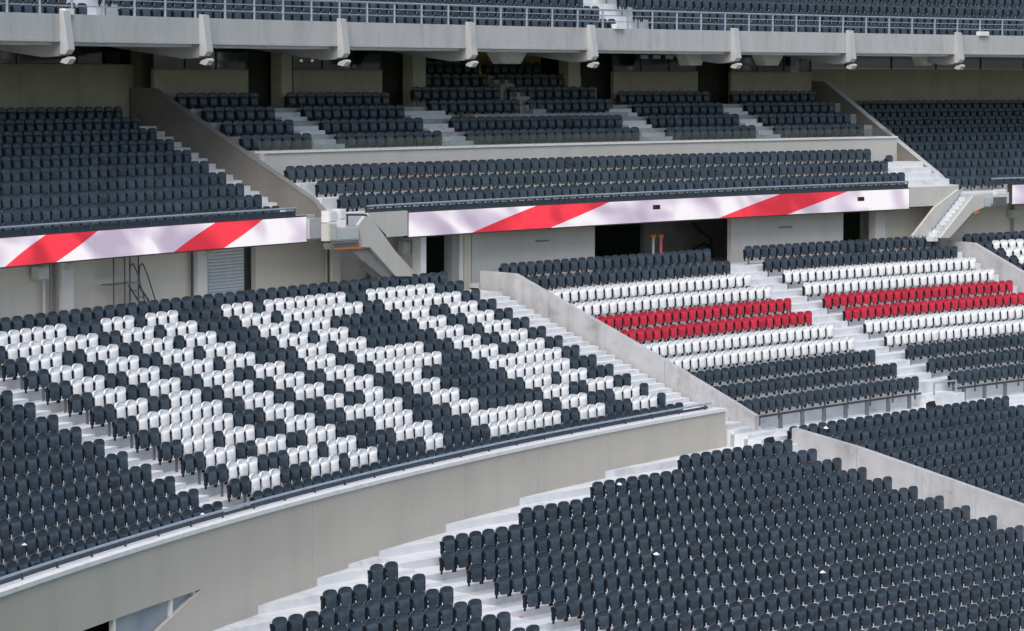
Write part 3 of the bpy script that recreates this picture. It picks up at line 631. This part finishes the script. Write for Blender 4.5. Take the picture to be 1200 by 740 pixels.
# box fronts
for (a, b, y, lab) in ((181, 291, 96, 'leftmost'), (344, 448, 96, 'second from the left'), (719, 818, 96, 'second from the right'), (857, 951, 96, 'rightmost')):
    o = -8.0; s0, s1 = sx(KB, o, b, y), sx(KB, o, a, y); t = empty('box_front', base(KB, o, (s0+s1)/2, -1.2))
    tag(t, 'low olive front wall of a dark glazed box, '+lab+' of four', 'box front', 'fronts of the spectator boxes')
    MB().arc(KB, o-0.15, o, s0, s1, -1.3, 0.44).build('front_wall', 'olive_wall', t)
    MB().arc(KB, o-0.15, o+0.03, s0, s1, 0.443, 0.48).build('sill', 'soffit', t)
    n = 3
    for k in range(n): MB().arc(KB, o-0.09, o-0.06, s0+(s1-s0)*k/n+0.03, s0+(s1-s0)*(k+1)/n-0.03, 0.485, 1.28).build('pane', 'dark_glass', t)
    for k in range(n+1): MB().arc(KB, o-0.12, o-0.04, s0+(s1-s0)*k/n-0.03, s0+(s1-s0)*k/n+0.03, 0.482, 1.28).build('mullion', 'dark_steel', t)
tag(MB().arc(KB, -13.2, -13.0, -20, 30, -2.5, 1.3, 3).build('box_back_wall', 'door_and_shade_black'), 'back wall of the rooms behind the box seats, blackened to stand for shade', 'wall')  # darkness of the rooms is painted onto this wall
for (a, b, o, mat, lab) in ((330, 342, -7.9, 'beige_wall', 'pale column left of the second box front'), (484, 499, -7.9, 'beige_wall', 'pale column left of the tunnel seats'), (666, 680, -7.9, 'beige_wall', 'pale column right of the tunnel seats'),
                           (291, 329, -8.6, 'door_and_shade_black', 'black door block between the first and second box'), (449, 484, -8.6, 'door_and_shade_black', 'black door block between the second box and the tunnel'),
                           (681, 718, -8.6, 'door_and_shade_black', 'black door block between the tunnel and the right boxes'), (819, 856, -8.6, 'door_and_shade_black', 'black door block between the two right boxes')):
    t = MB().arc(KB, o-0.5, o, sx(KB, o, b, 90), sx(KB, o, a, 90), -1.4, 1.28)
    if mat == 'door_and_shade_black': t.arc(KB, o, o+0.03, sx(KB, o, (a+b)/2+1, 90), sx(KB, o, (a+b)/2-1, 90), -1.2, 1.0)
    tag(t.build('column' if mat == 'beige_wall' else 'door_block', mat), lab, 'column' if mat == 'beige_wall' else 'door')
for a, b, lab in ((557, 575, 'yellow wall left of the tunnel stair'), (617, 634, 'yellow wall right of the tunnel stair')):
    tag(MB().arc(KB, -10.5, -10.3, sx(KB, -10.3, b, 75), sx(KB, -10.3, a, 75), -1.5, 1.3).build('tunnel_wall', 'yellow_wall'), lab, 'wall')
ys = empty('tunnel_curb', base(KB, -9, sx(KB, -9, 585, 95), -0.8)); tag(ys, 'yellow edged curb beside the tunnel stair', 'curb')
MB().tube([P3(KB, -9.0, *at(KB, -9.0, x, y)) for x, y in ((560, 78), (562, 88), (570, 93), (582, 94), (582, 90))], 0.09).build('edge_bar', 'yellow_wall', ys)
for px, lab in ((353, 'left one of two small warm lamps in the second box'), (366, 'right one of two small warm lamps in the second box')):
    s, z = at(KB, -9.5, px, 71); o = MB().bar(P3(KB, -9.5, s, z-0.05), P3(KB, -9.5, s, z+0.03), 0.05, 8).build('downlight', 'warm_lamp'); tag(o, lab, 'lamp', 'small lamps in the box')

# ------------------------------------------------------------------ tier 3 fascia, brackets, railing
fz1, fz0 = 2.03, 1.21
fa = empty('fascia_beam', base(KB, -2.60, 3, fz0)); tag(fa, 'long light grey concrete fascia beam of the top tier', 'beam')
BRK = [78, 241, 402, 552, 694, 862, 997, 1124]
cuts = [38.0]+[sx(KB, -2.60, px, 40) for px in BRK]+[-40.0]
for a, b in zip(cuts[:-1], cuts[1:]):
    MB().arc(KB, -2.80, -2.55, b+0.01, a-0.01, fz0+0.07, fz1, 1.5).build('fascia_panel', 'fascia_paint', fa)
MB().arc(KB, -2.80, -2.50, -40, 38, fz0, fz0+0.066, 1.5).build('lower_lip', 'fascia_paint', fa)
tag(MB().arc(KB, -14.5, -2.82, -40, 38, 1.31, 1.45, 2).build('soffit_slab', 'soffit'), 'dark concrete slab under the top tier seats', 'slab')
for k, px in enumerate(BRK):
    s = sx(KB, -2.40, px, 45); nm = ['first', 'second', 'third', 'fourth', 'fifth', 'sixth', 'seventh', 'eighth'][k]
    t = empty('fascia_bracket', base(KB, -2.40, s, 0.8)); tag(t, 'pale concrete bracket rib on the fascia, '+nm+' from the left', 'bracket', 'brackets along the fascia')
    MB().poly_oz(KB, s-0.15, s+0.15, [(-2.54, 2.14), (-2.38, 2.12), (-2.22, 0.98), (-2.35, 0.84), (-2.54, 0.84)]).build('bracket_nose', 'fascia_paint', t)
    MB().poly_oz(KB, s-0.16, s+0.16, [(-2.56, 1.265), (-2.56, 0.80), (-3.20, 0.76), (-6.20, 1.15), (-6.20, 1.265)]).build('raker_rib', 'rib_grey', t)
    f = empty('floodlight', base(KB, -2.30, s, 0.62)); tag(f, 'small white floodlight under the fascia bracket, '+nm+' from the left', 'floodlight', 'floodlights under the brackets')
    MB().poly_oz(KB, s-0.13, s+0.13, [(-2.55, 0.60), (-2.30, 0.55), (-2.16, 0.70), (-2.22, 0.77), (-2.48, 0.70)]).build('lamp_housing', 'grey_box', f)
    MB().bar(P3(KB, -2.38, s, 0.70), P3(KB, -2.38, s, 0.845), 0.03).build('yoke', 'dark_steel', f)
for px, y0, y1, wt, wb, lab in ((600, 63, 75, 42, 20, 'above the tunnel seats'), (815, 63, 77, 26, 14, 'above the black door on the right'), (905, 64, 77, 32, 14, 'above the rightmost box'), (1087, 67, 77, 20, 10, 'above the upper right seats')):
    o = -4.00; (sa, za), (sb, zb_) = at(KB, o, px-wt/2, y0), at(KB, o, px+wt/2, y0); (sc_, zc_), (sd_, zd_) = at(KB, o, px+wb/2, y1), at(KB, o, px-wb/2, y1)
    m = MB().poly_sz(KB, o-0.5, o, [(sa, 1.30), (sb, 1.30), (sc_, zc_), (sd_, zc_)]); m.poly_sz(KB, o, o+0.02, [(sa-0.1, 1.24), (sb+0.1, 1.24), (sc_+0.06, zc_+0.05), (sd_-0.06, zc_+0.05)])
    tag(m.build('hanging_loudspeaker', 'grey_box'), 'grey tapered loudspeaker hanging under the top tier '+lab, 'loudspeaker')
s_, z_ = at(KB, -4.30, 770, 67)
sg = empty('ceiling_sign', base(KB, -4.30, s_, z_)); tag(sg, 'row of three small grey plates under the top tier', 'sign')
for k in (-0.75, 0, 0.75): MB().arc(KB, -4.32, -4.30, s_+k-0.22, s_+k+0.22, z_-0.07, z_+0.07).build('plate', 'soffit', sg)
tr = empty('top_railing', base(KB, -2.70, 3, fz1)); tag(tr, 'blue grey steel railing along the top of the fascia', 'railing')
for zz in (2.71, 2.50, 2.28): MB().tube([P3(KB, -2.70, -40+k*1.5, zz) for k in range(53)], 0.035 if zz > 2.6 else 0.018).build('rail_bar', 'rail_steel', tr)
k = 0; s = sx(KB, -2.70, 85/7.475, 10)+1.5*4
while s > -40:
    MB().bar(P3(KB, -2.70, s, fz1), P3(KB, -2.70, s, 2.71), 0.04).build('post', 'rail_steel', tr); s -= 1.47
for px, py, lab in ((79, 14, 'small white box on the fascia at the left'), (725, 31, 'small white box at the foot of the top stair'), (1152, 39.5, 'small white box on the fascia at the right')):
    s0, z0 = at(KB, -2.52, px+5, py+3); s1, z1 = at(KB, -2.52, px-5, py-3)
    tag(MB().arc(KB, -2.65, -2.42, s0, s1, fz1-0.02, fz1+0.16).build('equipment_box', 'white_paint'), lab, 'box')

# ------------------------------------------------------------------ seats
def shell(zs, ws, yf, th, nx=5):
    """curved panel: zs rows, half widths, front surface yf(z,t), thickness; closed solid"""
    ts = [-1, -0.62, 0, 0.62, 1] if nx == 5 else [-1, 0, 1]
    n = len(zs); m = len(ts); v = []
    for side in (0, 1):
        for z, wd in zip(zs, ws):
            for t in ts: v.append((wd*t, yf(z, t)-(th if side else 0), z))
    f = []; N = n*m
    for a in range(n-1):
        for b in range(m-1):
            k = a*m+b; f.append((k, k+m, k+m+1, k+1)); f.append((N+k, N+k+1, N+k+m+1, N+k+m))
    for a in range(n-1):
        k = a*m; f.append((k, N+k, N+k+m, k+m)); k = a*m+m-1; f.append((k, k+m, N+k+m, N+k))
    for b in range(m-1):
        f.append((b, b+1, N+b+1, N+b)); k = (n-1)*m+b; f.append((k, N+k, N+k+1, k+1))
    return v, f
H = SEAT_H
back = shell([0.42, 0.52, 0.60, 0.645, 0.685, 0.735, 0.775, 0.803, 0.822, 0.83], [0.135, 0.138, 0.150, 0.188, 0.216, 0.219, 0.202, 0.170, 0.122, 0.055], lambda z, t: 0.02+(H-z)*0.13+0.035*t*t, 0.045)
pan = shell([0.36, 0.39, 0.48, 0.58, 0.655, 0.69], [0.108, 0.136, 0.150, 0.158, 0.158, 0.130], lambda z, t: 0.095+(H-z)*0.14-0.025*t*t-(0.03 if z > 0.67 or z < 0.37 else 0), 0.07)
def boxm(x0, x1, y0, y1, z0, z1):
    v = [(x0, y0, z0), (x1, y0, z0), (x1, y1, z0), (x0, y1, z0), (x0, y0, z1), (x1, y0, z1), (x1, y1, z1), (x0, y1, z1)]
    return v, [(3, 2, 1, 0), (4, 5, 6, 7), (0, 1, 5, 4), (1, 2, 6, 5), (2, 3, 7, 6), (3, 0, 4, 7)]
def joined(*parts):
    v = []; f = []
    for pv, pf in parts:
        k = len(v); v += pv; f += [tuple(i+k for i in q) for q in pf]
    return v, f
leg = joined(boxm(-0.028, 0.028, 0.03, 0.08, 0.0, 0.40))
arms = joined(boxm(-0.240, -0.150, -0.035, -0.005, 0.60, 0.69), boxm(0.150, 0.240, -0.035, -0.005, 0.60, 0.69), boxm(-0.238, -0.165, -0.02, 0.055, 0.36, 0.66), boxm(0.165, 0.238, -0.02, 0.055, 0.36, 0.66), boxm(-0.226, -0.196, 0.0, 0.045, 0.27, 0.36), boxm(0.196, 0.226, 0.0, 0.045, 0.27, 0.36), boxm(-0.165, 0.165, -0.01, 0.03, 0.44, 0.50))  # brackets widened, with plates added behind: black in place of shade between seats
def smesh(name, vf, mat):
    me = bpy.data.meshes.new(name); me.from_pydata(vf[0], [], vf[1]); me.update(); me.shade_smooth(); me.set_sharp_from_angle(angle=math.radians(50)); me.materials.append(MATS[mat]); return me
def tipped(vf, deg):
    a = math.radians(deg); c, q = math.cos(a), math.sin(a); y0, z0 = 0.13, 0.40
    return [(x, y0+(y-y0)*c+(z-z0)*q, z0-(y-y0)*q+(z-z0)*c) for x, y, z in vf[0]], vf[1]
PANS = [pan, tipped(pan, 4.0), tipped(pan, 9.0), tipped(pan, -1.5)]
def pick(): r = random.random(); return 0 if r < 0.62 else (1 if r < 0.84 else (2 if r < 0.88 else 3))
SM = {}
for c in ('dark', 'white', 'red'): SM[c] = (smesh('backrest', back, 'seat_'+c), [smesh('seat_pan', q, 'seat_'+c) for q in PANS])
SM['leg'] = smesh('support', leg, 'galvanised'); SM['arm'] = smesh('side_bracket', arms, 'bracket_black')
CNAME = {'dark': 'charcoal', 'white': 'white', 'red': 'red'}
def ordinal(n):
    u = ['zeroth', 'first', 'second', 'third', 'fourth', 'fifth', 'sixth', 'seventh', 'eighth', 'ninth', 'tenth', 'eleventh', 'twelfth', 'thirteenth', 'fourteenth', 'fifteenth', 'sixteenth', 'seventeenth', 'eighteenth', 'nineteenth']
    if n < 20: return u[n]
    t = {2: 'twent', 3: 'thirt', 4: 'fort', 5: 'fift', 6: 'sixt', 7: 'sevent'}[n//10]
    return t+'ieth' if n % 10 == 0 else t+'y-'+u[n % 10]
BL = {'lettered': 'lettered block', 'curved': 'left of lettering', 'stripes left': 'striped block', 'stripes right': 'farther striped block', 'foreground': 'foreground block', 'beyond': 'lower right block', 'bottom left': 'bottom left block', 'far': 'far right block'}
GRP = {'dark': 'charcoal folding seats', 'white': 'white folding seats', 'red': 'red folding seats'}
info = []
for q in SEATS:
    block, row, idx, c, K, o, s, zt, ws = q
    x, y = K.pt(o, s); px, py = project(x, y, zt-0.2); fx, fy = K.fwd(s)
    dist = math.sqrt(x*x+y*y+zt*zt)
    vis = 4 < px < 1196 and 4 < py < 736
    if not (-160 < px < 1360 and -160 < py < 980): continue
    if K is KB and s > 20.42 and -8.2 < o < 0 and zt < 1: continue
    if block in ('stripes left',) and idx > 19 and row > 3: vis = False
    if block == 'lettered' and row == 0: vis = False
    info.append((dist, vis, q, x, y, zt, math.atan2(fy, fx)-math.pi/2+random.uniform(-0.012, 0.012)))
info.sort(key=lambda e: e[0])
count = {'dark': 0, 'white': 0, 'red': 0}; LIMIT = 300
rest = {'dark': [], 'white': [], 'red': []}; restleg = []
for dist, vis, q, x, y, zt, rz in info:
    block, row, idx, c, K, o, s, _, ws = q
    if vis and block in BL and count[c] < LIMIT:
        count[c] += 1
        e = bpy.data.objects.new('folding_seat', None); COL.objects.link(e); e.empty_display_size = 0.1
        e.location = (x, y, zt-SEAT_H+H0); e.rotation_euler = (0, 0, rz); e.scale = (ws, 1, 1)
        e['label'] = '%s folding seat, %s from the %s in %s row from the back, %s' % (CNAME[c], ordinal(idx+1), 'left' if block in ('beyond', 'stripes right', 'far') else 'right', ordinal(row+1), BL[block])
        e['category'] = 'seat'; e['group'] = GRP[c]
        for nm, me in (('backrest', SM[c][0]), ('seat_pan', SM[c][1][pick()]), ('side_bracket', SM['arm']))+((('support', SM['leg']),) if idx % 3 == 0 else ()):
            ch = bpy.data.objects.new(nm, me); COL.objects.link(ch); ch.parent = e
    else:
        rest[c].append((x, y, zt-SEAT_H, rz, ws))
        if idx % 3 == 0: restleg.append((x, y, zt-SEAT_H, rz, ws))
import numpy as np
def bulk(name, items, parts, mat, label):
    if not items: return
    V0 = []; F0 = []
    for v, f in parts:
        k = len(V0); V0 += v; F0 += [tuple(i+k for i in q) for q in f]
    V0 = np.array(V0, dtype=np.float64); n = len(V0); tot = []; base_v = V0; alts = None
    if len(parts) == 2: alts = [np.array(parts[0][0]+q[0], dtype=np.float64) for q in PANS]
    for x, y, z, rz, ws in items:
        V0 = alts[pick()] if alts else base_v
        c, s = math.cos(rz), math.sin(rz); vx = V0[:, 0]*ws; vy = V0[:, 1]
        tot.append(np.stack([vx*c-vy*s+x, vx*s+vy*c+y, V0[:, 2]+z+H0], 1))
    tot = np.concatenate(tot).astype(np.float32)
    F = np.array(F0, dtype=np.int32); nf = len(F)        # every face is a quad
    FF = (F[None]+(np.arange(len(items))*n)[:, None, None]).reshape(-1)
    me = bpy.data.meshes.new(name); me.vertices.add(len(tot)); me.vertices.foreach_set('co', tot.reshape(-1))
    me.loops.add(len(FF)); me.loops.foreach_set('vertex_index', FF.astype(np.int32)); np_ = nf*len(items)
    me.polygons.add(np_); me.polygons.foreach_set('loop_start', (np.arange(np_)*4).astype(np.int32)); me.polygons.foreach_set('loop_total', np.full(np_, 4, dtype=np.int32))
    me.update(calc_edges=True); me.shade_smooth(); me.set_sharp_from_angle(angle=math.radians(50)); me.materials.append(MATS[mat])
    o = bpy.data.objects.new(name, me); COL.objects.link(o); tag(o, label, None, None, 'stuff'); return o
o = bulk('folding_seats', rest['dark'], [back, pan], 'seat_dark', 'remaining charcoal folding seats in rows on every tier')
if o: o['category'] = 'seats'
o2 = bulk('folding_seats', rest['white'], [back, pan], 'seat_white', 'remaining white folding seats of the far rows')
if o2: o2['category'] = 'seats'
o3 = bulk('folding_seats', rest['red'], [back, pan], 'seat_red', 'remaining red folding seats of the striped rows')
if o3: o3['category'] = 'seats'
allrest = [i for c in rest for i in rest[c]]
o4 = bulk('seat_supports', restleg, [leg], 'galvanised', 'steel supports under the remaining folding seats')
if o4: o4['category'] = 'supports'
o5 = bulk('seat_brackets', allrest, [arms], 'bracket_black', 'black side brackets of the remaining folding seats')
if o5: o5['category'] = 'brackets'
print('seats', count, {c: len(rest[c]) for c in rest})

# ------------------------------------------------------------------ small loose things
def on_seat(K, o, s, z, name, label, mat, size=0.09, cat='litter'):
    x, y = K.pt(o, s); v = []; rnd = random.Random(int(s*100))
    for k in range(8):
        a = k*math.pi/4; r = size*(0.7+0.5*rnd.random()); v.append((x+r*math.cos(a), y+r*math.sin(a), z+0.03*rnd.random()))
    v += [(x, y, z+size*0.9), (x, y, z-0.01)]
    tag(mk(name, v, [(k, (k+1) % 8, 8) for k in range(8)]+[((k+1) % 8, k, 9) for k in range(8)], mat), label, cat)
for i, j, lab in ((6, 26, 'white paper scrap between seats near the middle of the foreground block'), (1, 18, 'white paper scrap near the left end of the foreground block'), (9, 19, 'white paper scrap low in the foreground block')):
    on_seat(KC, i*CT+0.2, (j+0.5)*0.53, cz(i)-0.16, 'paper_scrap', lab, 'paper')
on_seat(KC, -1*CT+0.2, -3.2, cz(-1)-0.2, 'paper_scrap', 'white paper scrap at the left end of the lower right block', 'paper', 0.1)
on_seat(KC, 6.55*CT, 37.9*0.53, cz(7)-SEAT_H+0.03, 'paper_scrap', 'pink paper scrap on the aisle steps left of the foreground block', 'pink_paper', 0.1)
for (i, j, lab) in ((14, 52, 'white paper scrap on the front row of the left block'), (13, 66, 'white paper scrap in the second front row of the left block'), (11, 66, 'white paper scrap higher up in the left block')):
    on_seat(KA, i*AT+0.2, j*PA, AZ-i*AR-0.18, 'paper_scrap', lab, 'paper', 0.06)
def bag(K, o, s, z, label):
    tag(MB().poly_oz(K, s-0.17, s+0.15, [(o-0.10, z-0.5), (o+0.06, z-0.5), (o+0.10, z+0.10), (o+0.02, z+0.27), (o-0.12, z+0.20)]).build('loose_seat_shell', 'black_plastic'), label, 'seat shell')
bag(KC, -0.25, 0.55, cz(0)-0.16, 'black loose shell standing behind the top right corner of the foreground block')
bag(KC, -1.2, -10.1, cz(-1)-0.14, 'black loose shell standing behind the back row of the lower right block')
